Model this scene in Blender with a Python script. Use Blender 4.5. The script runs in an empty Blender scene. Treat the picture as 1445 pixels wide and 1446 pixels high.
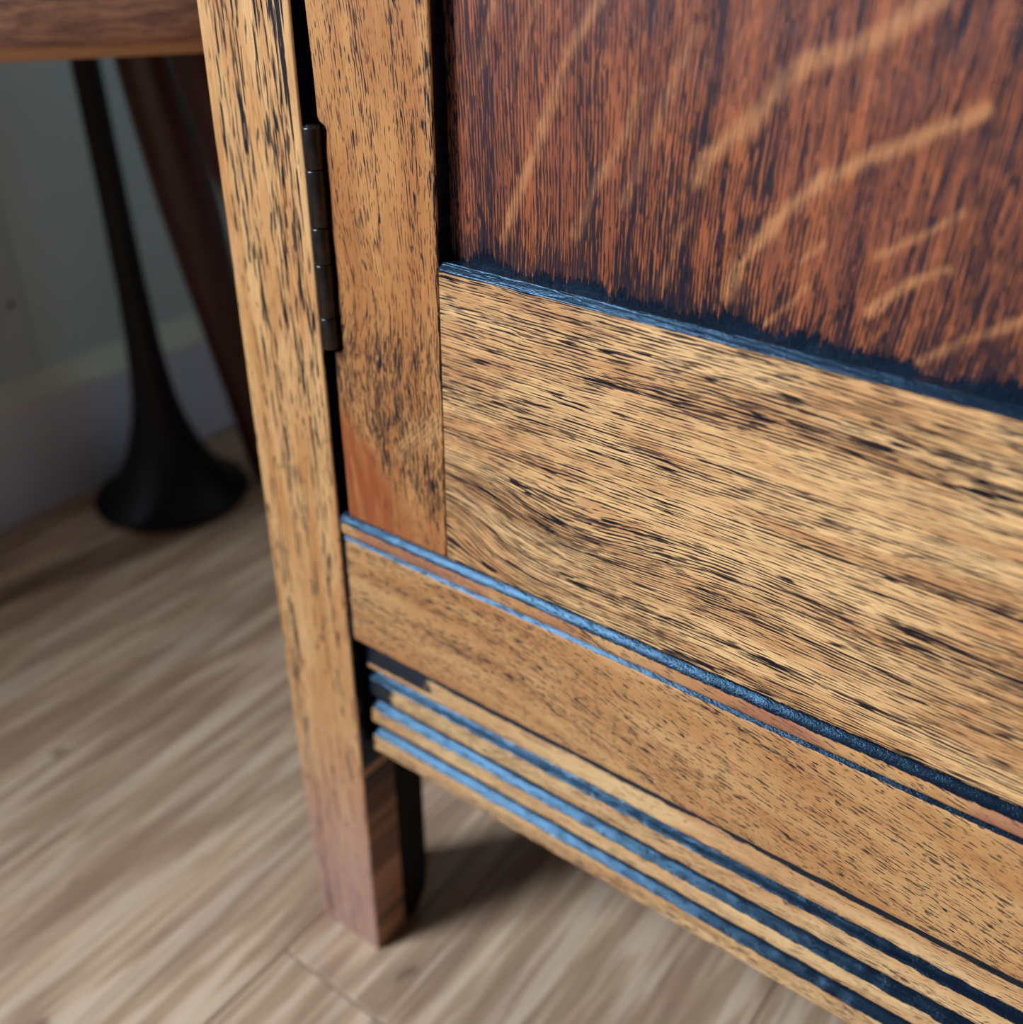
import bpy, bmesh, math, random
import numpy as np
from mathutils import Matrix, Vector

random.seed(7)
scene = bpy.context.scene
COL = scene.collection
MM = 0.001

# ------------------------------------------------------------------ camera
cam_d = bpy.data.cameras.new('camera')
cam = bpy.data.objects.new('camera', cam_d)
COL.objects.link(cam)
right = Vector((0.80392, 0.59471, 0.005727))
down = Vector((0.314428, -0.416826, -0.852872))
fwd = Vector((-0.504824, 0.687442, -0.522088))
m = Matrix.Identity(4)
for i in range(3):
    m[i][0] = right[i]; m[i][1] = -down[i]; m[i][2] = -fwd[i]
m.translation = Vector((0.225755, -0.208067, 0.417718))
cam.matrix_world = m
cam_d.sensor_fit = 'HORIZONTAL'
cam_d.sensor_width = 36.0
cam_d.lens = 36.0 * 1481.14 / 1445.0
cam_d.clip_start = 0.01
cam_d.dof.use_dof = True
cam_d.dof.focus_distance = 0.270
cam_d.dof.aperture_fstop = 7.8
scene.camera = cam

# ------------------------------------------------------------------ light
w = bpy.data.worlds.new('world'); scene.world = w
w.use_nodes = True
bg = w.node_tree.nodes['Background']
bg.inputs[0].default_value = (0.88, 0.95, 1.0, 1)
bg.inputs[1].default_value = 0.06

def area(name, loc, aim, sx, sy, power, color):
    d = bpy.data.lights.new(name, 'AREA')
    d.shape = 'RECTANGLE'; d.size = sx; d.size_y = sy
    d.energy = power; d.color = color
    o = bpy.data.objects.new(name, d); COL.objects.link(o)
    o.location = loc
    o.rotation_euler = (Vector(aim) - Vector(loc)).to_track_quat('-Z', 'Y').to_euler()
    return o
# daylight through the window in the left wall
area('window_daylight', (-0.70, -1.05, 1.17), (0.35, -0.75, 0.75), 0.62, 0.85, 82.0, (0.62, 0.81, 1.0))

vs = scene.view_settings
scene.display_settings.display_device = 'sRGB'
vs.view_transform = 'Standard'; vs.look = 'None'
vs.gamma = 1.0; vs.use_curve_mapping = False
vs.exposure = 0.0

# ------------------------------------------------------------------ helpers
def lin(c):
    return tuple((x / 255 / 12.92) if x / 255 <= 0.04045 else ((x / 255 + 0.055) / 1.055) ** 2.4 for x in c) + (1.0,)

def smooth(a, b, x):
    t = np.clip((x - a) / (b - a), 0, 1)
    return t * t * (3 - 2 * t)

def vnoise(x, y, seed=0):
    x = np.asarray(x, float); y = np.asarray(y, float)
    xi = np.floor(x).astype(np.int64); yi = np.floor(y).astype(np.int64)
    xf = x - xi; yf = y - yi
    def h(a, b):
        n = (a * 374761393 + b * 668265263 + seed * 1274126177) & 0xffffffff
        n = ((n ^ (n >> 13)) * 1274126177) & 0xffffffff
        return ((n ^ (n >> 16)) & 0xffff) / 65535.0
    u = xf * xf * (3 - 2 * xf); v = yf * yf * (3 - 2 * yf)
    return (h(xi, yi) * (1 - u) + h(xi + 1, yi) * u) * (1 - v) + (h(xi, yi + 1) * (1 - u) + h(xi + 1, yi + 1) * u) * v

def link(name, me, mat=None, parent=None):
    o = bpy.data.objects.new(name, me)
    COL.objects.link(o)
    if mat is not None and len(me.materials) == 0:
        me.materials.append(mat)
    if parent is not None:
        o.parent = parent
    return o

def empty(name, loc=(0, 0, 0), parent=None):
    o = bpy.data.objects.new(name, None)
    o.empty_display_size = 0.05
    COL.objects.link(o); o.location = loc
    if parent is not None:
        o.parent = parent
    return o

def tag(o, label=None, cat=None, group=None, kind=None):
    if label: o['label'] = label
    if cat: o['category'] = cat
    if group: o['group'] = group
    if kind: o['kind'] = kind
    return o

def set_attrs(me, verts_mm, fn):
    """fn(x, y, z) in mm -> dict of u, v, w, stain, red, flake"""
    V = np.asarray(verts_mm, float)
    x, y, z = V[:, 0], V[:, 1], V[:, 2]
    d = fn(x, y, z)
    n = len(V)
    g = np.zeros((n, 3), np.float32)
    g[:, 0] = d['u']; g[:, 1] = d['v']; g[:, 2] = d.get('w', y * 1.0)
    a = me.attributes.new('grain', 'FLOAT_VECTOR', 'POINT')
    a.data.foreach_set('vector', g.ravel())
    for k in ('stain_shade', 'red', 'flake', 'dense'):
        arr = np.broadcast_to(np.asarray(d.get(k, 0.0), np.float32), (n,)).astype(np.float32)
        a = me.attributes.new(k, 'FLOAT', 'POINT')
        a.data.foreach_set('value', np.ascontiguousarray(arr))

def axis(lo, hi, dlo, dhi, fine, coarse):
    """samples from lo to hi, fine inside [dlo, dhi], extra lines close to both ends"""
    pts = [lo, lo + 0.25, lo + 0.6, lo + 1.1, hi, hi - 0.25, hi - 0.6, hi - 1.1]
    p = lo + 1.1
    while p < hi - 1.1:
        pts.append(p)
        p += fine if dlo <= p <= dhi else coarse
    pts = sorted(pts)
    out = [pts[0]]
    for q in pts[1:]:
        if q - out[-1] > 0.12: out.append(q)
    out[-1] = hi
    return np.array(out)

def board(name, s, zs, xl, xr, yf, yb, fn, mat, parent, r=0.8, wob=0.12, redge=None, seed=1, chamfer=0.0):
    """Board standing in the xz plane (mm): gridded front at yf with rounded arrises, flat back at yb.
    s: 0..1 samples across; xl(z), xr(z): left and right outline."""
    zs = np.asarray(zs); s = np.asarray(s)
    nz, ns = len(zs), len(s)
    Z = np.repeat(zs[:, None], ns, 1)
    XL = xl(zs)[:, None]; XR = xr(zs)[:, None]
    X = XL + (XR - XL) * s[None, :]
    rl, rr, rb, rt = redge if redge else (r, r, r, r)
    def edge(d, rad):
        t = np.clip(1 - d / rad, 0, 1)
        return rad * (1 - np.sqrt(np.clip(1 - t * t, 0, 1)))
    Y = yf + np.maximum.reduce([edge(X - XL, rl), edge(XR - X, rr), edge(Z - zs[0], rb), edge(zs[-1] - Z, rt)])
    if chamfer > 0:
        Y = np.maximum(Y, yf + np.clip(chamfer - (zs[-1] - Z), 0, None))
    Y = Y + wob * (vnoise(X / 9.0, Z / 9.0, seed) - 0.5)
    front = np.stack([X, Y, Z], -1).reshape(-1, 3)
    idx = np.arange(nz * ns).reshape(nz, ns)
    a = idx[:-1, :-1].ravel(); b = idx[:-1, 1:].ravel(); c = idx[1:, 1:].ravel(); d = idx[1:, :-1].ravel()
    faces = np.stack([a, b, c, d], 1).tolist()
    nf = len(faces)
    ring = list(idx[0, :]) + list(idx[1:, -1]) + list(idx[-1, -2::-1]) + list(idx[-2:0:-1, 0])
    n0 = nz * ns
    side0 = front[ring]
    back = side0.copy(); back[:, 1] = yb
    k = len(ring)
    verts = np.concatenate([front, side0, back])
    for i in range(k):
        j = (i + 1) % k
        faces.append([n0 + i, n0 + k + i, n0 + k + j, n0 + j])
    faces.append([n0 + k + i for i in range(k)])
    me = bpy.data.meshes.new(name)
    me.from_pydata((verts * MM).tolist(), [], faces)
    sm = np.zeros(len(faces), bool); sm[:nf] = True
    me.polygons.foreach_set('use_smooth', sm)
    va = verts.copy(); va[n0:, 1] = yb
    set_attrs(me, va, fn)
    me.update()
    return link(name, me, mat, parent)

def profile_bar(name, prof, xs, fn, mat, parent, endround=0.0, jitter=0.0, closed_smooth=True):
    """Moulding: closed (y, z) profile in mm swept along x."""
    P = np.asarray(prof, float); n = len(P); xs = np.asarray(xs, float); m_ = len(xs)
    V = np.zeros((m_, n, 3))
    V[:, :, 0] = xs[:, None]; V[:, :, 1] = P[None, :, 0]; V[:, :, 2] = P[None, :, 1]
    if endround > 0:
        t = np.clip(1 - (xs - xs[0]) / endround, 0, 1)
        off = endround * (1 - np.sqrt(1 - t * t))
        yb = P[:, 0].max()
        V[:, :, 1] = np.minimum(V[:, :, 1] + off[:, None], yb)
    if jitter > 0:
        yb = P[:, 0].max()
        fr = P[:, 0] < yb - 1
        V[:, fr, 1] += jitter * (vnoise(xs[:, None] / 4 + 0 * P[None, fr, 1], P[None, fr, 1] / 2 + 0 * xs[:, None], 5) - 0.5)
    verts = V.reshape(-1, 3)
    idx = np.arange(m_ * n).reshape(m_, n)
    faces = []
    for j in range(n):
        k = (j + 1) % n
        q = np.stack([idx[:-1, j], idx[1:, j], idx[1:, k], idx[:-1, k]], 1)
        faces += q.tolist()
    nq = len(faces)
    faces.append(list(idx[0, :])); faces.append(list(idx[-1, ::-1]))
    me = bpy.data.meshes.new(name)
    me.from_pydata((verts * MM).tolist(), [], faces)
    sm = np.zeros(len(faces), bool); sm[:nq] = closed_smooth
    me.polygons.foreach_set('use_smooth', sm)
    set_attrs(me, verts, fn)
    me.update()
    bm = bmesh.new(); bm.from_mesh(me)
    bmesh.ops.recalc_face_normals(bm, faces=bm.faces)
    for e in bm.edges:
        if len(e.link_faces) == 2 and e.calc_face_angle(0) > 0.9:
            e.smooth = False
    bm.to_mesh(me); bm.free()
    return link(name, me, mat, parent)

def box_bm(bm, lo, hi, bev=0.0):
    vs_ = [bm.verts.new((x, y, z)) for x in (lo[0], hi[0]) for y in (lo[1], hi[1]) for z in (lo[2], hi[2])]
    q = [(0, 1, 3, 2), (4, 6, 7, 5), (0, 4, 5, 1), (2, 3, 7, 6), (0, 2, 6, 4), (1, 5, 7, 3)]
    fs = [bm.faces.new([vs_[i] for i in f]) for f in q]
    if bev > 0:
        es = {e for f in fs for e in f.edges}
        bmesh.ops.bevel(bm, geom=list(es), offset=bev, segments=2, profile=0.6, affect='EDGES')

def box(name, lo, hi, mat, parent=None, bev=0.0, fn=None):
    bm = bmesh.new(); box_bm(bm, lo, hi, bev)
    bmesh.ops.recalc_face_normals(bm, faces=bm.faces)
    me = bpy.data.meshes.new(name); bm.to_mesh(me); bm.free()
    if fn is not None:
        co = np.zeros(len(me.vertices) * 3); me.vertices.foreach_get('co', co)
        set_attrs(me, co.reshape(-1, 3) * 1000, fn)
    return link(name, me, mat, parent)

def lathe(name, prof, mat, parent=None, n=48, cap=True, mw=None, smooth_=True):
    """(r, z) profile in metres spun about z; mw: optional matrix applied to vertices."""
    verts, faces = [], []
    for r, z in prof:
        for i in range(n):
            a = 2 * math.pi * i / n
            verts.append((r * math.cos(a), r * math.sin(a), z))
    for j in range(len(prof) - 1):
        for i in range(n):
            k = (i + 1) % n
            faces.append((j * n + i, j * n + k, (j + 1) * n + k, (j + 1) * n + i))
    if cap:
        faces.append(tuple(range(n - 1, -1, -1)))
        faces.append(tuple((len(prof) - 1) * n + i for i in range(n)))
    if mw is not None:
        verts = [tuple(mw @ Vector(v)) for v in verts]
    me = bpy.data.meshes.new(name); me.from_pydata(verts, [], faces)
    for p in me.polygons: p.use_smooth = smooth_ and len(p.vertices) == 4
    bm = bmesh.new(); bm.from_mesh(me); bmesh.ops.recalc_face_normals(bm, faces=bm.faces)
    for e in bm.edges:
        if len(e.link_faces) == 2 and e.calc_face_angle(0) > 0.7: e.smooth = False
    bm.to_mesh(me); bm.free()
    return link(name, me, mat, parent)

# ------------------------------------------------------------------ materials
class NT:
    def __init__(self, name):
        self.m = bpy.data.materials.new(name); self.m.use_nodes = True
        self.t = self.m.node_tree; self.n = self.t.nodes; self.l = self.t.links
        self.b = self.n['Principled BSDF']
    def put(self, inp, v):
        if hasattr(v, 'is_output') or isinstance(v, bpy.types.NodeSocket): self.l.new(v, inp)
        else: inp.default_value = v
    def attr(self, name, vec=False):
        a = self.n.new('ShaderNodeAttribute'); a.attribute_name = name
        return a.outputs['Vector'] if vec else a.outputs['Fac']
    def math(self, op, a, b=0.0, c=0.0, clamp=False):
        q = self.n.new('ShaderNodeMath'); q.operation = op; q.use_clamp = clamp
        self.put(q.inputs[0], a); self.put(q.inputs[1], b)
        if op in ('MULTIPLY_ADD', 'WRAP'): self.put(q.inputs[2], c)
        return q.outputs[0]
    def vmul(self, v, s):
        q = self.n.new('ShaderNodeVectorMath'); q.operation = 'MULTIPLY'
        self.put(q.inputs[0], v); self.put(q.inputs[1], s); return q.outputs[0]
    def vadd(self, v, s):
        q = self.n.new('ShaderNodeVectorMath'); q.operation = 'ADD'
        self.put(q.inputs[0], v); self.put(q.inputs[1], s); return q.outputs[0]
    def noise(self, v, scale=1.0, detail=2.0, rough=0.5, dist=0.0):
        q = self.n.new('ShaderNodeTexNoise'); q.inputs['Scale'].default_value = scale
        q.inputs['Detail'].default_value = detail; q.inputs['Roughness'].default_value = rough
        q.inputs['Distortion'].default_value = dist
        self.put(q.inputs['Vector'], v); return q.outputs['Fac']
    def voro(self, v, scale=1.0, rnd=1.0):
        q = self.n.new('ShaderNodeTexVoronoi'); q.inputs['Scale'].default_value = scale
        q.inputs['Randomness'].default_value = rnd
        self.put(q.inputs['Vector'], v); return q.outputs['Distance'], q.outputs['Color']
    def step(self, x, a, b):
        q = self.n.new('ShaderNodeMapRange'); q.interpolation_type = 'SMOOTHSTEP'
        self.put(q.inputs['Value'], x); self.put(q.inputs['From Min'], a); self.put(q.inputs['From Max'], b)
        return q.outputs['Result']
    def mix(self, f, a, b, mode='MIX'):
        q = self.n.new('ShaderNodeMix'); q.data_type = 'RGBA'; q.blend_type = mode
        self.put(q.inputs[0], f); self.put(q.inputs[6], a); self.put(q.inputs[7], b)
        return q.outputs[2]
    def bump(self, h, strength=0.3, dist=0.0003):
        q = self.n.new('ShaderNodeBump'); q.inputs['Strength'].default_value = strength
        q.inputs['Distance'].default_value = dist; self.put(q.inputs['Height'], h)
        self.l.new(q.outputs[0], self.b.inputs['Normal'])
    def done(self, col, rough, spec=0.5):
        self.put(self.b.inputs['Base Color'], col); self.put(self.b.inputs['Roughness'], rough)
        self.b.inputs['Specular IOR Level'].default_value = spec
        return self.m

def oak(name, light, mid, dark, redc=(150, 72, 36), flakec=(205, 150, 95), plen=7.0, pwid=0.55, dens=0.5,
        len2=3.0, wid2=0.35, dens2=0.45, ring=4.0, ringk=0.25, rough=0.42, soft=0.07, poredark=1.0, bumps=0.35,
        stain_shade_amp=0.5, stain_shade_v=0.9, spec=0.45, fibre=0.35, seed=0.0, flake_pore=0.7,
        pitch=1.0, lth=0.8, llen=8.0, lamt=0.9, lsoft=0.12):
    t = NT(name)
    g = t.vadd(t.attr('grain', True), (seed * 37.1, seed * 91.7, seed * 53.3))
    stain_shade = t.attr('stain_shade'); red = t.attr('red'); flake = t.attr('flake'); dense = t.attr('dense')
    c1 = t.noise(t.vmul(g, (0.018, 0.12, 0.12)), 1.0, 3.0, 0.55, 0.4)
    fib = t.noise(t.vmul(g, (0.09, 3.2, 3.2)), 1.0, 2.0, 0.6)
    rings = t.noise(t.vmul(g, (0.006, 1.0 / ring, 1.0 / ring)), 1.0, 2.0, 0.5, 0.2)
    p1 = t.noise(t.vmul(g, (1.0 / plen, 0.62 / pwid, 0.62 / pwid)), 1.0, 1.5, 0.5, 0.15)
    p2 = t.noise(t.vadd(t.vmul(g, (1.0 / len2, 0.62 / wid2, 0.62 / wid2)), (17.3, 4.1, 9.9)), 1.0, 1.0, 0.5, 0.1)
    # denser pores in the early wood of each ring
    rk = t.math('MULTIPLY', t.math('SUBTRACT', rings, 0.5), ringk * 2.0)
    q1 = t.math('ADD', t.math('ADD', p1, rk), t.math('MULTIPLY', dense, 0.06)); q2 = t.math('ADD', t.math('ADD', p2, t.math('MULTIPLY', rk, 0.6)), t.math('MULTIPLY', dense, 0.14))
    th1 = 0.74 - 0.28 * dens; th2 = 0.74 - 0.28 * dens2
    m1 = t.step(q1, th1, th1 + soft); m2 = t.step(q2, th2, th2 + soft)
    # fine parallel lines of open grain, broken into dashes
    sep = t.n.new('ShaderNodeSeparateXYZ'); t.put(sep.inputs[0], g)
    d1 = t.noise(t.vmul(g, (0.012, 0.09, 0.09)), 1.0, 2.0)
    d2 = t.noise(t.vmul(g, (0.10, 0.6, 0.6)), 1.0, 1.0)
    ph = t.math('ADD', t.math('MULTIPLY', sep.outputs[1], 1.0 / pitch), t.math('ADD', t.math('MULTIPLY', d1, 3.0), t.math('MULTIPLY', d2, 1.1)))
    wv = t.math('MULTIPLY_ADD', t.math('SINE', t.math('MULTIPLY', ph, 6.2832)), 0.5, 0.5)
    dn = t.noise(t.vadd(t.vmul(g, (1.0 / llen, 0.55 / pitch, 0.55 / pitch)), (3.3, 8.8, 1.2)), 1.0, 2.0, 0.6)
    ls = t.math('ADD', t.math('ADD', t.math('MULTIPLY', wv, 0.5), t.math('MULTIPLY', dn, 1.0)), t.math('ADD', rk, t.math('MULTIPLY', dense, 0.08)))
    ln = t.math('MULTIPLY', t.step(ls, lth, lth + lsoft), lamt)
    cover = t.math('SUBTRACT', 1.0, t.math('MULTIPLY', flake, flake_pore), clamp=True)
    m1 = t.math('MULTIPLY', m1, cover); m2 = t.math('MULTIPLY', t.math('MULTIPLY', m2, cover), 0.75)
    nored = t.math('SUBTRACT', 1.0, t.math('MULTIPLY', red, 0.6), clamp=True)
    pore = t.math('MULTIPLY', t.math('MAXIMUM', t.math('MAXIMUM', m1, m2), t.math('MULTIPLY', ln, cover)), nored)
    base = t.mix(t.step(c1, 0.32, 0.68), lin(light), lin(mid))
    base = t.mix(t.math('MULTIPLY', t.step(fib, 0.45, 0.75), fibre), base, lin(tuple(x * 0.72 for x in mid)))
    base = t.mix(t.math('MULTIPLY', t.step(fib, 0.47, 0.30), fibre * 0.8), base, lin(tuple(min(255, x * 1.10) for x in light)))
    base = t.mix(flake, base, lin(flakec))
    rn = t.noise(t.vmul(g, (0.05, 0.3, 0.3)), 1.0, 2.0)
    base = t.mix(t.math('MULTIPLY', red, t.step(rn, 0.15, 0.55)), base, lin(redc))
    col = t.mix(t.math('MULTIPLY', pore, poredark), base, lin(dark))
    sn = t.noise(t.vmul(g, (0.25, stain_shade_v, stain_shade_v)), 1.0, 4.0, 0.65)
    sv = t.math('ADD', stain_shade, t.math('MULTIPLY', t.math('SUBTRACT', sn, 0.5), stain_shade_amp * 2.0))
    sm = t.step(sv, 0.42, 0.6)
    col = t.mix(sm, col, lin((12, 17, 28)))  # blue sky cast put into the colour of stained areas
    rg = t.math('ADD', rough, t.math('MULTIPLY', pore, 0.12))
    rg = t.mix(sm, rg, (0.24, 0.24, 0.24, 1))
    fine = t.noise(t.vmul(g, (0.9, 2.2, 2.2)), 1.0, 3.0, 0.6)
    h = t.math('SUBTRACT', t.math('MULTIPLY', fine, 0.5), t.math('MULTIPLY', pore, 0.8))
    h = t.math('SUBTRACT', h, t.math('MULTIPLY', fib, 0.35))
    grit = t.noise(t.vmul(g, (1.3, 1.9, 1.9)), 1.0, 3.0, 0.7)
    h = t.math('ADD', h, t.math('MULTIPLY', t.math('MULTIPLY', grit, sm), 1.1))
    t.bump(h, bumps, 0.00025)
    m_ = t.done(col, rg, spec)
    t.put(t.b.inputs['Specular IOR Level'], t.math('SUBTRACT', t.math('ADD', spec, t.math('MULTIPLY', sm, 0.03)), t.math('MULTIPLY', pore, 0.3)))
    t.put(t.b.inputs['Specular Tint'], t.mix(sm, (1, 1, 1, 1), (0.42, 0.72, 1.0, 1)))  # blue sky reflection put into the specular tint of stained areas
    return m_

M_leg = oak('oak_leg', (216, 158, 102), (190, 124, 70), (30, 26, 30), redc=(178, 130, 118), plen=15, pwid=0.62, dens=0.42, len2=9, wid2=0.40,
            dens2=0.30, ring=5, ringk=0.35, rough=0.40, seed=1, fibre=0.55, pitch=2.3, lth=0.98, llen=11, lsoft=0.14)
M_stile = oak('oak_stile', (188, 124, 70), (166, 100, 52), (36, 26, 28), redc=(146, 68, 32), plen=7.0, pwid=0.42, dens=0.46, len2=3.4, wid2=0.32,
              dens2=0.44, ring=6, ringk=0.2, rough=0.40, seed=2, pitch=1.05, lth=0.95, llen=5.0, lamt=0.85)
M_rail = oak('oak_rail', (226, 170, 112), (188, 126, 76), (28, 18, 22), plen=12, pwid=0.46, dens=0.50, len2=6, wid2=0.30, dens2=0.46,
             ring=3.0, ringk=0.26, rough=0.40, seed=3, fibre=0.7, pitch=0.92, lth=0.80, llen=8.0, lamt=0.95, lsoft=0.16)
M_lower = oak('oak_lower_rail', (198, 142, 88), (176, 114, 64), (44, 34, 34), redc=(150, 84, 68), plen=4.2, pwid=0.40, dens=0.36, len2=2.6, wid2=0.32,
              dens2=0.40, ring=9, ringk=0.2, rough=0.40, seed=4, pitch=1.35, lth=0.96, llen=3.6, lamt=0.85)
M_skirt = oak('oak_apron', (220, 170, 116), (196, 138, 88), (52, 38, 36), plen=6, pwid=0.4, dens=0.36, len2=3, wid2=0.3, dens2=0.36,
              ring=7, ringk=0.22, rough=0.40, seed=5, pitch=1.0, lth=0.96, llen=6, lamt=0.7)
M_panel = oak('oak_panel', (160, 82, 42), (118, 56, 32), (18, 14, 26), redc=(108, 62, 60), flakec=(186, 116, 68), plen=9, pwid=0.42, dens=0.54, len2=4.5, wid2=0.30,
              dens2=0.50, ring=5, ringk=0.36, rough=0.36, seed=6, spec=0.6, bumps=0.7, fibre=0.8, flake_pore=0.5, pitch=0.95, lth=0.81, llen=7.0, lamt=0.95,
              stain_shade_v=1.7, stain_shade_amp=0.62)
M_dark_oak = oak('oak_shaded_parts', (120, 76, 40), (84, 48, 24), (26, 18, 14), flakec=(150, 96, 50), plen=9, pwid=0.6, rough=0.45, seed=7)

def plain(name, c, rough=0.5, metal=0.0, spec=0.5, vary=0.0, vscale=30.0):
    t = NT(name)
    col = lin(c)
    if vary > 0:
        tc = t.n.new('ShaderNodeTexCoord').outputs['Object']
        nz = t.noise(tc, vscale, 3.0, 0.55)
        col = t.mix(t.step(nz, 0.3, 0.7), lin(tuple(x * (1 - vary) for x in c)), lin(c))
    t.b.inputs['Metallic'].default_value = metal
    return t.done(col, rough, spec)

M_hinge = plain('bronzed_steel', (58, 47, 43), 0.30, 0.6, 0.5, 0.25, 400)
M_black = plain('black_interior', (14, 12, 12), 0.7, 0, 0.2, 0.2, 60)  # plain near-black, used on the corner blocks
M_horn = plain('blackened_metal', (34, 28, 28), 0.5, 0.35, 0.4, 0.3, 40)
M_wall = plain('painted_boards', (214, 226, 226), 0.6, 0, 0.3, 0.04, 6)
M_skirting = plain('skirting_paint', (236, 238, 255), 0.5, 0, 0.4, 0.04, 9)
M_cap = plain('cream_paint', (240, 238, 218), 0.45, 0, 0.4, 0.04, 9)
M_slab = plain('floor_underlay', (40, 32, 26), 0.9)

def turned(name, c1_, c2_, dark, rough=0.4, axis_='z', spec=0.5):
    t = NT(name)
    tc = t.vmul(t.n.new('ShaderNodeTexCoord').outputs['Object'], (1000, 1000, 1000))
    sc = {'z': (0.35, 0.35, 0.02), 'x': (0.025, 0.5, 0.5)}[axis_]
    a = t.noise(t.vmul(tc, sc), 1.0, 4.0, 0.6, 0.3)
    b = t.noise(t.vmul(tc, tuple(q * 4 for q in sc)), 1.0, 2.0, 0.6)
    col = t.mix(t.step(a, 0.35, 0.65), lin(c1_), lin(c2_))
    col = t.mix(t.math('MULTIPLY', t.step(b, 0.5, 0.66), 0.7), col, lin(dark))
    t.bump(b, 0.2, 0.0003)
    return t.done(col, rough, spec)
def seat_mat():
    t = NT('stool_seat_wood')
    oc = t.n.new('ShaderNodeTexCoord').outputs['Object']
    rt = t.n.new('ShaderNodeVectorRotate'); rt.rotation_type = 'Z_AXIS'; rt.inputs['Angle'].default_value = -1.017
    t.put(rt.inputs['Vector'], oc)
    tc = t.vmul(rt.outputs[0], (1000, 1000, 1000))
    sp = t.n.new('ShaderNodeSeparateXYZ'); t.put(sp.inputs[0], oc)
    a = t.noise(t.vmul(tc, (0.03, 0.3, 0.35)), 1.0, 4.0, 0.6, 0.3)
    b = t.noise(t.vmul(tc, (0.09, 1.0, 1.1)), 1.0, 3.0, 0.65)
    col = t.mix(t.step(a, 0.35, 0.65), lin((216, 152, 114)), lin((164, 112, 96)))
    col = t.mix(t.math('MULTIPLY', t.step(b, 0.48, 0.62), 0.7), col, lin((92, 64, 60)))
    worn = t.step(t.math('ADD', sp.outputs[2], t.math('MULTIPLY', a, 0.004)), 0.3592, 0.3556)
    col = t.mix(t.math('MULTIPLY', worn, 0.85), col, lin((228, 170, 122)))
    t.bump(b, 0.25, 0.0003)
    return t.done(col, 0.42, 0.5)
M_seat = seat_mat()
M_stool_leg = turned('stool_leg_mahogany', (78, 30, 22), (50, 18, 16), (18, 8, 8), 0.35, 'z')

def floor_mat():
    t = NT('oak_laminate')
    tc = t.vmul(t.n.new('ShaderNodeTexCoord').outputs['Object'], (1000, 1000, 1000))
    oi = t.n.new('ShaderNodeObjectInfo')
    off = t.math('MULTIPLY', oi.outputs['Random'], 900.0)
    cx = t.n.new('ShaderNodeCombineXYZ'); t.put(cx.inputs[0], off); t.put(cx.inputs[1], t.math('MULTIPLY', off, 3.0))
    g = t.vadd(tc, cx.outputs[0])
    a = t.noise(t.vmul(g, (0.045, 0.006, 1)), 1.0, 3.0, 0.55, 0.6)
    b = t.noise(t.vmul(g, (0.13, 0.008, 1)), 1.0, 3.0, 0.6, 0.4)
    c = t.noise(t.vmul(g, (0.9, 0.03, 1)), 1.0, 2.0, 0.6, 0.2)
    k = t.noise(t.vmul(g, (0.05, 0.025, 1)), 1.0, 2.0, 0.5)
    col = t.mix(t.step(a, 0.35, 0.65), lin((218, 170, 129)), lin((182, 136, 103)))
    col = t.mix(t.math('MULTIPLY', t.step(b, 0.42, 0.62), 0.5), col, lin((132, 96, 72)))
    col = t.mix(t.math('MULTIPLY', t.step(b, 0.52, 0.36), 0.45), col, lin((230, 198, 168)))
    col = t.mix(t.math('MULTIPLY', t.step(c, 0.5, 0.7), 0.22), col, lin((110, 82, 64)))
    col = t.mix(t.math('MULTIPLY', t.step(k, 0.68, 0.76), 0.6), col, lin((84, 60, 48)))
    tone = t.math('MULTIPLY', t.math('SUBTRACT', oi.outputs['Random'], 0.5), 0.10)
    hs = t.n.new('ShaderNodeHueSaturation'); t.put(hs.inputs['Color'], col)
    t.put(hs.inputs['Value'], t.math('ADD', tone, 1.0)); hs.inputs['Saturation'].default_value = 0.95
    t.bump(c, 0.10, 0.0003)
    return t.done(hs.outputs[0], t.math('ADD', 0.33, t.math('MULTIPLY', c, 0.12)), 0.5)
M_floor = floor_mat()

# ------------------------------------------------------------------ room
WX = -0.475
floor = tag(box('floor', (WX, -2.2, -0.03), (1.6, 0.46, -0.0085), M_slab), 'brown oak laminate floor', kind='structure')
SEAM = [WX, -0.411, -0.2225, -0.034, 0.1515, 0.34, 0.5285, 0.717, 0.9055, 1.094]
cuts = {0: [-0.30], 1: [-0.62], 2: [-0.95], 3: [-0.025], 4: [-0.55], 5: [-0.1], 6: [-0.7], 7: [-0.3], 8: [-0.6]}
for i in range(len(SEAM) - 1):
    ys = [-2.2] + sorted(set(cuts[i] + [c - 1.22 for c in cuts[i] if c - 1.22 > -2.1])) + [0.46]
    for a, b in zip(ys[:-1], ys[1:]):
        cxp, cyp = (SEAM[i] + SEAM[i + 1]) / 2, (a + b) / 2
        hx, hy = (SEAM[i + 1] - SEAM[i]) / 2 - 0.0002, (b - a) / 2 - 0.0002
        o = box('plank', (-hx, -hy, -0.008), (hx, hy, 0.0), M_floor, floor, bev=0.0011)
        o.location = (cxp, cyp, 0)

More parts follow.
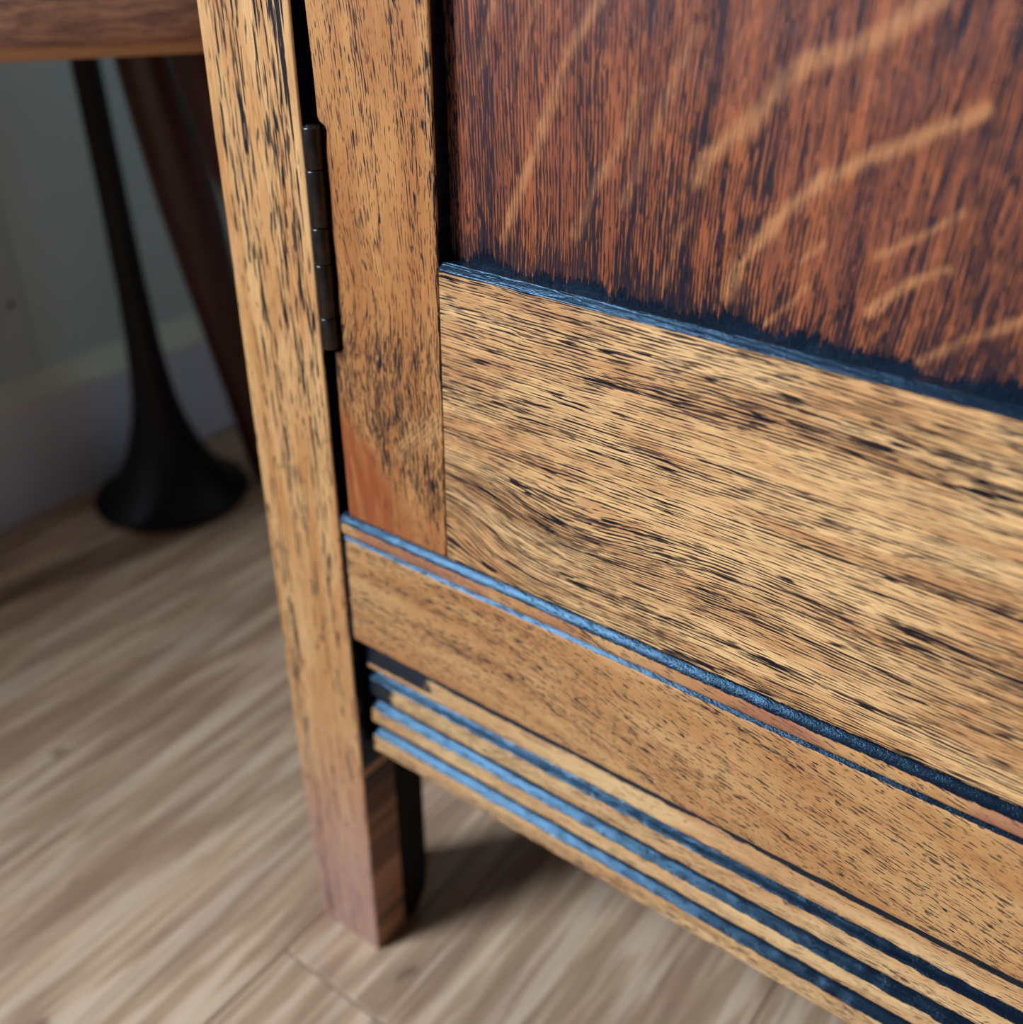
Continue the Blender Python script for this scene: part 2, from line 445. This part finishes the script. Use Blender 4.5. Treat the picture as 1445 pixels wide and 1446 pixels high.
# wall with the window that lights the room (outside the frame), boarded where it is in view
bm = bmesh.new()
X0, X1 = WX - 0.21, WX - 0.014
WY0, WY1, WZ0, WZ1 = -1.55, -0.50, 0.62, 1.68
for lo, hi in (((X0, -2.2, 0), (X1, WY0, 2.3)), ((X0, WY1, 0), (X1, 0.46, 2.3)), ((X0, WY0, 0), (X1, WY1, WZ0)), ((X0, WY0, WZ1), (X1, WY1, 2.3))):
    box_bm(bm, lo, hi)
me = bpy.data.meshes.new('wall_left'); bm.to_mesh(me); bm.free()
wall = tag(link('wall_left', me, M_wall), 'pale painted boarded wall beside the oak cupboard', kind='structure')
ys = [-2.2, -1.841, -1.641] ; k = 0.159
edges = [0.46, 0.3625, 0.159, -0.0445, -0.248, -0.4515]
for a, b in zip(edges[1:], edges[:-1]):
    box('panel', (WX - 0.014, a + 0.0004, 0.0), (WX, b - 0.0004, 2.3), M_wall, wall, bev=0.0012)
nail = lathe('nail', [(0.0022, 0.0), (0.0024, 0.0004), (0.0012, 0.0009)], M_horn, wall, 16, mw=Matrix.Translation((WX, 0.1499, 0.1553)) @ Matrix.Rotation(math.pi / 2, 4, 'Y'))
win = tag(empty('window_1', (WX - 0.12, (WY0 + WY1) / 2, (WZ0 + WZ1) / 2)), 'white framed window in the boarded wall', kind='structure')
bm = bmesh.new()
for lo, hi in (((-.02, -.525, -.53), (.02, -.485, .53)), ((-.02, .485, -.53), (.02, .525, .53)), ((-.02, -.485, -.53), (.02, .485, -.49)),
               ((-.02, -.485, .49), (.02, .485, .53))):
    box_bm(bm, lo, hi)
me = bpy.data.meshes.new('window_frame'); bm.to_mesh(me); bm.free()
link('window_frame', me, M_skirting, win)

tag(box('wall_back', (WX - 0.10, 0.46, 0), (1.6, 0.54, 2.3), M_wall), 'pale wall behind the oak cupboard', kind='structure')
bb = tag(box('baseboard_left', (WX, -2.2, 0.0), (WX + 0.015, 0.46, 0.085), M_skirting, bev=0.0008), 'white painted skirting board along the boarded wall', kind='structure')
bm = bmesh.new()
pr = [(WX, 0.085), (WX + 0.015, 0.085), (WX + 0.0150, 0.0875), (WX + 0.009, 0.094), (WX + 0.003, 0.1025), (WX, 0.1035)]
vs0 = [bm.verts.new((x, -2.2, z)) for x, z in pr]; vs1 = [bm.verts.new((x, 0.46, z)) for x, z in pr]
for i in range(len(pr)):
    j = (i + 1) % len(pr); bm.faces.new((vs0[i], vs0[j], vs1[j], vs1[i]))
bm.faces.new(vs0[::-1]); bm.faces.new(vs1)
bmesh.ops.recalc_face_normals(bm, faces=bm.faces)
me = bpy.data.meshes.new('cap_moulding'); bm.to_mesh(me); bm.free()
o = link('cap_moulding', me, M_cap, bb); o['label'] = 'cream sloping cap moulding'

# ------------------------------------------------------------------ oak cabinet
cab = tag(empty('oak_cabinet', (0, 0, 0)), 'old oak cupboard with a framed panel door, black hinge and reeded lower edge', 'cabinet')
TOPZ = 640.0

def A(v):
    return lambda z: np.full_like(np.asarray(z, float), v)

# legs (corner posts): stile running to the floor
def leg_left(z):
    z = np.asarray(z, float)
    return -37.6 + 3.2 * np.clip((110 - z) / 110, 0, 1) ** 1.5
def leg_right(z):
    z = np.asarray(z, float)
    return 0.0 + 0.35 * (vnoise(z / 23.0, z * 0, 3) - 0.5)

def fn_leg(x, y, z):
    v = x + 0.012 * (z - 200) + 1.8 * (vnoise(z / 90, x / 30, 11) - 0.5)
    front = y < 2.0
    inner = (x > -1.5) & (y > 1.2)
    st = np.where(inner & (z > 112), 1.4, 0.0)
    # darker front edge where the bottom rail meets the post
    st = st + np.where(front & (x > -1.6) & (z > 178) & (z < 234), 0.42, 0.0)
    red = np.where(front, 0.85 * smooth(150, 20, z), 0.0)  # pinkish foot: window reflection put into the colour of the stained wood
    # lower inner side darkened: its shade put into the colour, with blotches
    fl = np.where(inner & (z < 112), 0.0, 0.0)
    st = st + np.where(inner & (z < 112), 0.2 + 0.22 * smooth(0.4, 0.9, vnoise(y / 9, z / 16 - y / 12, 21)), 0)
    return dict(u=z, v=v, w=y, stain_shade=st, red=np.where(inner & (z < 112), 0.5, red), flake=fl, dense=np.where(inner, 1.0, 0.0))

zs_leg = np.concatenate([axis(0, 420, -1, 430, 2.0, 2.0), np.arange(430, TOPZ, 14), [TOPZ]])
s_leg = (axis(-37, 0, -40, 5, 1.2, 1.2) + 37) / 37.0
def leg(xl, xr, fn):
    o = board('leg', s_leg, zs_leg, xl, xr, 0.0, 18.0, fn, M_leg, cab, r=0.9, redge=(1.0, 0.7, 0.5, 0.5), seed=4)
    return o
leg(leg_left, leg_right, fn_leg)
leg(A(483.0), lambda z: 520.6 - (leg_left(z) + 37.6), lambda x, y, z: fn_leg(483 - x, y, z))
# block glued behind each stile, its foot rounded off
def corner_block(x0, x1):
    bm = bmesh.new()
    pr = [(18.2, 0.0), (25.0, 0.0), (29.5, 3.0), (33.0, 9.5), (35.0, 20.0), (35.0, 560.0), (18.2, 560.0)]
    a = [bm.verts.new((x0 * MM, y * MM, z * MM)) for y, z in pr]; b = [bm.verts.new((x1 * MM, y * MM, z * MM)) for y, z in pr]
    for i in range(len(pr)):
        j = (i + 1) % len(pr); bm.faces.new((a[i], a[j], b[j], b[i]))
    bm.faces.new(a[::-1]); bm.faces.new(b)
    bmesh.ops.recalc_face_normals(bm, faces=bm.faces)
    me = bpy.data.meshes.new('corner_block'); bm.to_mesh(me); bm.free()
    o = link('corner_block', me, M_black, cab); o['label'] = 'black block behind the leg'
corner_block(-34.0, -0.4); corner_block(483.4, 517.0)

# carcass behind the front
def fn_side(x, y, z): return dict(u=z, v=y, w=x)
def side_panel(x0, x1):
    bm = bmesh.new()
    pr = [(35.2, 118), (60, 118), (85, 122), (120, 126), (200, 126), (235, 122), (262, 118), (300, 118), (300, 620), (35.2, 620)]
    a = [bm.verts.new((x0 * MM, y * MM, z * MM)) for y, z in pr]; b = [bm.verts.new((x1 * MM, y * MM, z * MM)) for y, z in pr]
    for i in range(len(pr)):
        j = (i + 1) % len(pr); bm.faces.new((a[i], a[j], b[j], b[i]))
    bm.faces.new(a[::-1]); bm.faces.new(b)
    bmesh.ops.recalc_face_normals(bm, faces=bm.faces)
    me = bpy.data.meshes.new('side_panel'); bm.to_mesh(me); bm.free()
    set_attrs(me, np.array([[x0, y, z] for y, z in pr] + [[x1, y, z] for y, z in pr]), fn_side)
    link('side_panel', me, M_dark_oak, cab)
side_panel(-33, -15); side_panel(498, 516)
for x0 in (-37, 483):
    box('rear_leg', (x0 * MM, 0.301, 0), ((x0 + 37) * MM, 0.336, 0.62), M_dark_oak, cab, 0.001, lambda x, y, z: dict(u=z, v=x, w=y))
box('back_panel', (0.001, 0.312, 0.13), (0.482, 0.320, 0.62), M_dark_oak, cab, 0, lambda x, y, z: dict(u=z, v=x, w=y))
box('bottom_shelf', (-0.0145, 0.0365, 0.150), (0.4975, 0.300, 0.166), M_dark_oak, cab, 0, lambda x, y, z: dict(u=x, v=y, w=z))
box('top_board', (-0.052, -0.015, 0.640), (0.535, 0.345, 0.660), M_leg, cab, 0.002, lambda x, y, z: dict(u=x, v=y, w=z))
box('top_rail', (0.002, 0.0, 0.604), (0.481, 0.018, 0.639), M_rail, cab, 0.0008, lambda x, y, z: dict(u=x, v=z, w=y))

# bottom rail: flat board with a bead along its top
xs_l = np.concatenate([axis(1.8, 250, 0, 260, 1.3, 1.3)[:-1], np.arange(250, 480, 10), [481.2]])
def fn_lower(x, y, z):
    tilt = 0.2 * np.clip(x - 55, 0, None) * smooth(40, 130, x)
    v = z + tilt + 2.2 * (vnoise(x / 70, z / 25, 31) - 0.5)
    st = np.zeros_like(x)
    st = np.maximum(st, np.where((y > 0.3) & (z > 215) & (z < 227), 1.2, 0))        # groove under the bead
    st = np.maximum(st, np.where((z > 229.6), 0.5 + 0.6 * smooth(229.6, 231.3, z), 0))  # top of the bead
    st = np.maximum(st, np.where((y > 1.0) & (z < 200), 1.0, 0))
    st = np.maximum(st, 0.75 * smooth(4.2, 2.0, x))                                    # darker towards the left end
    st = np.maximum(st, 0.62 * np.exp(-(((x - 7.6) / 1.5) ** 2 + ((z - 193.3) / 1.2) ** 2)))
    st = np.maximum(st, 0.5 * np.exp(-(((x - 166.3) / 1.3) ** 2 + ((z - 213.0) / 1.0) ** 2)) + 0.0)
    line = np.exp(-((z - (193.2 - 0.09 * (x - 3))) / 0.45) ** 2) * smooth(30, 18, x)
    st = np.maximum(st, 0.55 * line)
    red = np.where(z > 225, 0.65 * smooth(0.4, 0.75, vnoise(x / 18, z * 0, 8)), 0.0)
    return dict(u=x, v=v, w=y, stain_shade=st, red=red)
prof = [(6.5, 233.2), (3.2, 233.1), (2.0, 232.9), (0.9, 232.3), (0.0, 231.5), (-0.8, 230.4), (-1.2, 229.2), (-1.2, 228.2), (-1.1, 226.6), (-0.8, 225.8),
        (-0.1, 225.3), (1.0, 225.1), (1.7, 224.8), (1.8, 224.3), (1.3, 223.8), (0.6, 223.1), (0.1, 222.6), (0.0, 221.6)]
prof += [(0.0, z) for z in np.arange(219.5, 181.5, -1.6)] + [(0.0, 180.6), (0.25, 179.9), (0.8, 179.4), (2.0, 179.2), (18.0, 179.2), (18.0, 233.2)]
o = profile_bar('bottom_rail', prof, xs_l, fn_lower, M_lower, cab, jitter=0.25)

# reeded apron set back under the bottom rail
gro = [(163.8, 158.9), (150.6, 144.0), (137.0, 130.3)]
BOT = 121.5
YS = 5.0
prof = [(18, 179.0), (YS, 179.0)] + [(YS, z) for z in np.arange(177.5, 165.0, -1.5)]
for zt, zb in gro:
    H_ = zt - zb
    prof += [(YS, zt + 0.35)] + [(YS + 3.3 * math.sin(math.pi * q) ** 0.8, zt - H_ * q) for q in np.linspace(0.04, 0.96, 15)] + [(YS, zb - 0.3)]
    nxt = {163.8: 150.6, 150.6: 137.0, 137.0: BOT}[zt]
    prof += [(YS, z) for z in np.arange(zb - 1.4, nxt + 1.2, -1.4)]
prof += [(YS + 0.05, BOT + 0.8), (YS + 0.5, BOT + 0.2), (YS + 1.4, BOT), (18, BOT)]
def fn_skirt(x, y, z):
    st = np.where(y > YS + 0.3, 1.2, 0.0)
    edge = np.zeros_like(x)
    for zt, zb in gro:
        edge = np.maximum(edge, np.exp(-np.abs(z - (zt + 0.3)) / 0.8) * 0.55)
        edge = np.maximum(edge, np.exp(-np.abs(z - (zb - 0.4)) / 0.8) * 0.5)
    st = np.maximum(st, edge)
    st = np.maximum(st, np.where(z > 164, 0.95 * smooth(171.8, 173.4, z - 1.5 * (vnoise(x / 16, z * 0, 12) - 0.5)), 0))  # recess shadow below the bottom rail put into the apron's colour
    st = np.maximum(st, np.where(z > 165.5, 0.95 * smooth(46, 22, x), 0))
    st = np.maximum(st, np.where((z > 150) & (z < 160), 0.8 * smooth(22, 10, x), 0))
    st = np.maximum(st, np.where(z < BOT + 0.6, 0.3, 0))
    return dict(u=x, v=z + 1.6 * (vnoise(x / 60, z / 20, 41) - 0.5), w=y, stain_shade=st)
xs_s = np.concatenate([2.0 + np.array([0, .15, .4, .8, 1.3, 2.0, 3.0]), np.arange(6.2, 250, 1.3), np.arange(250, 478, 10), [480.5]])
profile_bar('apron', prof, xs_s, fn_skirt, M_skirt, cab, endround=2.0, jitter=0.35)

# ------------------------------------------------------------------ door: stiles, rails, panel
door = empty('door', (0, 0, 0), cab)
YD = 0.6
DB, DT = 232.9, 600.0
RT = 326.5
def st_left(z):
    z = np.asarray(z, float)
    notch = smooth(291.5, 293.0, z) * smooth(360.0, 357.5, z)
    low = 4.7 + 0.5 * (vnoise(z / 30, z * 0, 2) - 0.5)
    return low + notch * (3.6 + 0.7 * (vnoise(z / 7, z * 0, 6) - 0.5)) + 1.0 * smooth(405, 362, z) * smooth(350, 361, z)
def st_right(z):
    z = np.asarray(z, float)
    return 47.45 - 0.5 * smooth(340, 400, z)
def fn_stile(x, y, z):
    bump = 9.0 * np.exp(-((z - 313) / 15) ** 2) * np.exp(-np.clip(x - 4, 0, None) / 17)
    v = x - bump + 0.05 * (z - 330) + 3.0 * (vnoise(z / 60, x / 22, 51) - 0.5)
    u = z + 0.0
    front = y < YD + 1.6
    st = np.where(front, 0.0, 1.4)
    st = np.maximum(st, np.where(front, 0.55 * np.exp(-((x - 9.4) / 0.9) ** 2) * np.exp(-((z - 306) / 14) ** 2), 0))
    st = np.maximum(st, np.where(front & (z < 236), 0.4 * smooth(236, 233.5, z), 0))
    # dark line where the rail is tenoned into the stile
    st = np.maximum(st, np.where((x > 46.7) & (z < RT), 0.42, 0))
    e = 0.9 * (vnoise(x / 5, z / 9, 3) - 0.5) * 9
    # reddish worn patch in the lower left corner of the stile
    edge = 274 - 1.55 * np.clip(x - 9, 0, None)
    red = np.where(front, 0.95 * smooth(-6, 8, edge - z + e) * smooth(44, 20, x + e * 0.6), 0)
    red = np.maximum(red, np.where(front, 0.35 * smooth(252, 236, z), 0))
    # rays running across the lower part
    fl = np.zeros_like(x)
    for k in range(9):
        c = (27.5 + 3.1 * k) + (263 + 0.6 * k)
        x0, z0 = 26 + 2.6 * k, 262 + 1.5 * k
        d = ((x - x0) * 0.83 - (z - z0) * 0.56) / 0.42
        along = (x - x0) * 0.56 + (z - z0) * 0.83
        fl = np.maximum(fl, 0.75 * np.exp(-d * d) * np.exp(-((along - 9) / 10) ** 2))
    dn = 0.9 * smooth(312, 298, z) * smooth(262, 276, z + 0.5 * x) - 0.5 * red
    return dict(u=u, v=v, w=y, stain_shade=st, red=red, flake=np.where(front, fl, 0), dense=dn)
zs_st = np.concatenate([axis(DB, 425, 200, 430, 1.1, 1.1)[:-1], np.arange(425, DT, 8), [DT]])
s_st = (axis(4.7, 47.4, 0, 60, 0.9, 0.9) - 4.7) / 42.7
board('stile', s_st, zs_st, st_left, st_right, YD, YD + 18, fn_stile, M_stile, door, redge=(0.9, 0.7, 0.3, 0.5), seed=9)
o = board('stile', s_st[::2], zs_st[::2], A(436.0), A(478.5), YD, YD + 18, lambda x, y, z: fn_stile(483 - x, y, z), M_stile, door, redge=(0.7, 0.9, 0.3, 0.5), seed=10)

def fn_rail(x, y, z):
    b = 11.0 * np.exp(-((x - 46) / 22) ** 2) * np.exp(-((z - 250) / 14) ** 2)
    b2 = 4.0 * np.exp(-((x - 96) / 26) ** 2) * np.exp(-((z - 262) / 9) ** 2)
    v = z - b + b2 + 0.015 * (x - 100) + 2.6 * (vnoise(x / 70, z / 22, 61) - 0.5)
    front = (y < YD + 1.0) | (z > 325)
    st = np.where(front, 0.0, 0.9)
    st = np.where(front & (z > 326.0), 1.3, st)
    st = np.where((z > 326.0), 1.3, st)
    st = np.maximum(st, np.where(z < DB + 0.7, 0.55, 0))
    for bx, bz, k in ((79, 267.6, 0.55), (98.5, 265, 0.62), (88, 257.5, 0.6), (133, 271, 0.5), (142, 258, 0.55), (127, 258.5, 0.55), (104, 259, 0.5), (64, 262, 0.5), (70, 255, 0.5),
                      (160, 252, 0.5), (172, 247, 0.52), (190, 268, 0.45), (120, 292, 0.42), (90, 305, 0.42), (150, 300, 0.4)):
        st = np.maximum(st, (k + 0.1) * np.exp(-((x - bx) / 3.4) ** 2 - ((z - bz + 0.12 * (x - bx)) / 0.9) ** 2))
    blot = smooth(0.62, 0.8, vnoise(x / 7, z / 2.6, 71)) * np.exp(-((x - 92) / 26) ** 2) * np.exp(-((z - 258) / 10) ** 2)
    st = np.maximum(st, 0.50 * blot)
    dn = 0.6 * np.exp(-((x - 90) / 30) ** 2) * np.exp(-((z - 258) / 11) ** 2) + 0.8 * (vnoise(x / 60, z / 7, 77) - 0.5)
    return dict(u=x, v=v, w=y, stain_shade=st, dense=dn)
xs_r = np.concatenate([axis(47.6, 255, 0, 260, 1.2, 1.2)[:-1], np.arange(255, 430, 8), [435.8]])
zs_r = np.concatenate([axis(DB, 325.0, 0, 400, 1.2, 1.2), [325.5, 325.85, 326.05, 326.2, 326.35, 326.5, 326.8, 327.2, 327.6, 328.0]])
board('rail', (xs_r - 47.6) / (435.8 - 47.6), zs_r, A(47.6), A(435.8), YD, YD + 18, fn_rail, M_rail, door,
      redge=(0.25, 0.25, 0.3, 0.3), seed=13, chamfer=1.8)
board('rail', np.linspace(0, 1, 40), axis(540, DT, 0, 0, 4, 4), A(47.6), A(435.8), YD, YD + 18, fn_rail, M_rail, door, seed=14)

# door panel with ray flakes, set 7 mm back
FL = [([(129.1, 335.4), (130.9, 342.4), (135.1, 348.8), (139.8, 355.8), (145.2, 361.8), (151.9, 367.1), (159.7, 371.3), (167.0, 375.9), (175.1, 380.2)], 2.2, 1.0),
      ([(118.4, 359.2), (120.4, 364.1), (125.7, 369.2), (131.4, 374.9), (135.9, 381.6), (141.2, 386.0), (148.0, 388.5), (155.6, 392.2), (161.1, 397.4), (170, 404)], 2.6, 0.9),
      ([(65.5, 336.8), (69.9, 349.2), (77.0, 365.4), (80.7, 376.0), (85.2, 385.4), (91.3, 393.7)], 1.9, 0.75),
      ([(87.2, 341.6), (92.6, 354.5), (99.5, 366.6), (102.5, 376.0)], 1.7, 0.55),
      ([(99.7, 350.6), (106.1, 365.9), (110.3, 378.3), (115.0, 389.8)], 1.8, 0.5),
      ([(161.6, 338.6), (165.3, 343.3), (170.2, 347.8), (175.2, 350.6)], 1.5, 0.9),
      ([(160.9, 350.6), (168.5, 355.7), (175.4, 361.8)], 1.1, 0.65),
      ([(173.8, 330.5), (178.7, 334.9), (183.5, 338.4), (191.1, 343.2), (200, 347)], 1.5, 0.75),
      ([(139.4, 331.0), (143.7, 336.1), (147.0, 340.9)], 1.0, 0.75),
      ([(144.6, 345.9), (149.4, 350.7)], 0.8, 0.6),
      ([(112.6, 334.4), (114.6, 343.3), (116.4, 349.4)], 1.1, 0.5),
      ([(58, 376), (61, 388), (64, 400)], 1.3, 0.5),
      ([(70, 380), (74, 392), (79, 404)], 1.2, 0.45)]
def seg_dist(x, z, pts):
    best = np.full(x.shape, 1e9)
    for (x0, z0), (x1, z1) in zip(pts[:-1], pts[1:]):
        dx, dz = x1 - x0, z1 - z0
        t = np.clip(((x - x0) * dx + (z - z0) * dz) / (dx * dx + dz * dz), 0, 1)
        best = np.minimum(best, np.hypot(x - x0 - t * dx, z - z0 - t * dz))
    return best
def fn_panel(x, y, z):
    v = x + 0.04 * (z - 360) - 0.0009 * (x - 60) * (z - 360) + 2.5 * (vnoise(z / 50, x / 25, 81) - 0.5)
    wob = 1.6 * (vnoise(x / 3.2, z / 3.2, 91) - 0.5) + 1.2 * (vnoise(x / 1.6, z / 5, 92) - 0.5)
    f = np.zeros_like(x)
    for pts, wd, st_ in FL:
        d = seg_dist(x, z, pts) + wob * 0.6
        f = np.maximum(f, st_ * smooth(wd * 1.35, wd * 0.1, d) * (0.75 + 0.4 * vnoise(x / 1.5, z / 6, 98)))
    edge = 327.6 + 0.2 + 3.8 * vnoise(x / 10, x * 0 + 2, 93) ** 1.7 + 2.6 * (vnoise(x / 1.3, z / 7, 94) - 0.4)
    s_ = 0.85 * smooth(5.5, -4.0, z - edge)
    s_ = np.maximum(s_, 0.5 * smooth(51.8, 50.2, x + 1.2 * (vnoise(z / 6, z * 0, 95) - 0.5)))  # stile's shadow put into the panel colour, over some corner staining
    s_ = np.maximum(s_, 0.36 * smooth(0.55, 0.85, vnoise(x / 16, z / 18, 96)))
    return dict(u=z, v=v, w=y, stain_shade=s_, red=0.25 * vnoise(x / 30, z / 30, 97), flake=f, dense=1.3 * smooth(343, 329, z) + 0.8 * (vnoise(x / 14, z / 22, 99) - 0.5))
xs_p = np.concatenate([axis(40.5, 225, 0, 260, 0.8, 0.8)[:-1], np.arange(225, 440, 8), [443.0]])
zs_p = np.concatenate([axis(320.0, 412, 0, 430, 0.8, 0.8)[:-1], np.arange(412, 545, 8), [546.0]])
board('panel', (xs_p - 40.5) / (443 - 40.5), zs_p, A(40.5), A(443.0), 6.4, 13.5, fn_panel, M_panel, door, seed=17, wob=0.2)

# ------------------------------------------------------------------ hinge
hx, hy, hr = 5.0, -0.7, 2.75
hinge = empty('hinge', (hx * MM, hy * MM, 0.294), cab)
hinge['label'] = 'dark bronzed butt hinge'
cz = [293.6, 303.6, 319.8, 330.5, 346.6, 358.1]
for i in range(5):
    a, b = (cz[i] - 294 + 0.12) * MM, (cz[i + 1] - 294 - 0.12) * MM
    r = hr * MM
    lathe('knuckle', [(r * 0.90, a), (r * 0.97, a + 0.00018), (r, a + 0.0005), (r, b - 0.0005), (r * 0.97, b - 0.00018), (r * 0.90, b)], M_hinge, hinge, 28)
lathe('hinge_pin', [(0.0016, -0.0002), (0.0016, 0.0640), (0.0012, 0.0643)], M_hinge, hinge, 16)
box('hinge_leaf', (-0.0050, 0.0026, 0.0002), (-0.0036, 0.0185, 0.0636), M_hinge, hinge)
box('hinge_leaf', (0.0016, 0.0022, 0.0002), (0.0030, 0.0185, 0.0636), M_hinge, hinge)

# ------------------------------------------------------------------ stool beside the cabinet
SC = Vector((-0.2935, 0.1355, 0)); SH = 0.130; SB = 0.350; STP = 0.398
stool = tag(empty('stool', SC), 'dark wooden stool with a thick seat and splayed turned legs beside the oak cupboard', 'stool')
def squircle(name, prof, mat, parent, rot, n=200, e=3.4):
    verts, faces = [], []
    for r, z in prof:
        for i in range(n):
            a = 2 * math.pi * i / n
            c_, s_ = math.cos(a), math.sin(a)
            q = r / (abs(c_) ** e + abs(s_) ** e) ** (1 / e)
            x, y = q * c_, q * s_
            verts.append((x * math.cos(rot) - y * math.sin(rot), x * math.sin(rot) + y * math.cos(rot), z))
    for j in range(len(prof) - 1):
        for i in range(n):
            k = (i + 1) % n
            faces.append((j * n + i, j * n + k, (j + 1) * n + k, (j + 1) * n + i))
    faces.append(tuple(range(n - 1, -1, -1))); faces.append(tuple((len(prof) - 1) * n + i for i in range(n)))
    me = bpy.data.meshes.new(name); me.from_pydata(verts, [], faces)
    for p in me.polygons: p.use_smooth = len(p.vertices) == 4
    return link(name, me, mat, parent)
seat = squircle('seat', [(SH - 0.009, SB), (SH - 0.006, SB + 0.0003), (SH - 0.003, SB + 0.0018), (SH - 0.001, SB + 0.0045), (SH, SB + 0.009), (SH, STP - 0.008), (SH - 0.003, STP - 0.002),
                      (SH - 0.009, STP), (0.02, STP - 0.002)], M_seat, stool, math.atan2(0.85, 0.525))
def stool_leg(top, bot):
    top, bot = Vector(top), Vector(bot)
    ax = top - bot; L = ax.length
    q = Vector((0, 0, 1)).rotation_difference(ax.normalized()).to_matrix().to_4x4()
    mw = Matrix.Translation(bot - SC) @ q
    pr = [(0.0095, 0.0), (0.0105, 0.004), (0.011, 0.02), (0.0130, 0.10 * L / 0.36), (0.0165, 0.19 * L / 0.36), (0.0182, 0.25 * L / 0.36), (0.0180, 0.30 * L / 0.36), (0.0168, 0.34 * L / 0.36), (0.016, L)]
    lathe('leg', pr, M_stool_leg, stool, 32, mw=mw)
stool_leg((-0.296, 0.163, 0.3515), (-0.363, 0.264, 0.004))
stool_leg((-0.216, 0.139, 0.3515), (-0.132, 0.188, 0.004))
stool_leg((-0.365, 0.075, 0.3515), (-0.400, -0.020, 0.004))

# ------------------------------------------------------------------ dark metal horn under the stool
horn = tag(empty('horn', (-0.404, 0.204, 0.0009)), 'dark metal horn standing bell down on the floor under the stool', 'horn')
pr = [(0.0545, 0.002), (0.0500, 0.006), (0.0430, 0.014), (0.0370, 0.024), (0.0300, 0.036), (0.0245, 0.050), (0.0195, 0.066), (0.0160, 0.084), (0.0135, 0.105), (0.0118, 0.13), (0.0102, 0.17), (0.0094, 0.22), (0.0088, 0.345)]
lathe('bell', pr, M_horn, horn, 64)
lathe('rim', [(0.0540, 0.0), (0.0565, 0.0), (0.0580, 0.0015), (0.0582, 0.003), (0.0570, 0.0046), (0.0545, 0.0050), (0.0535, 0.003)], M_horn, horn, 64)
horn.rotation_euler = (0.009, -0.012, 0)
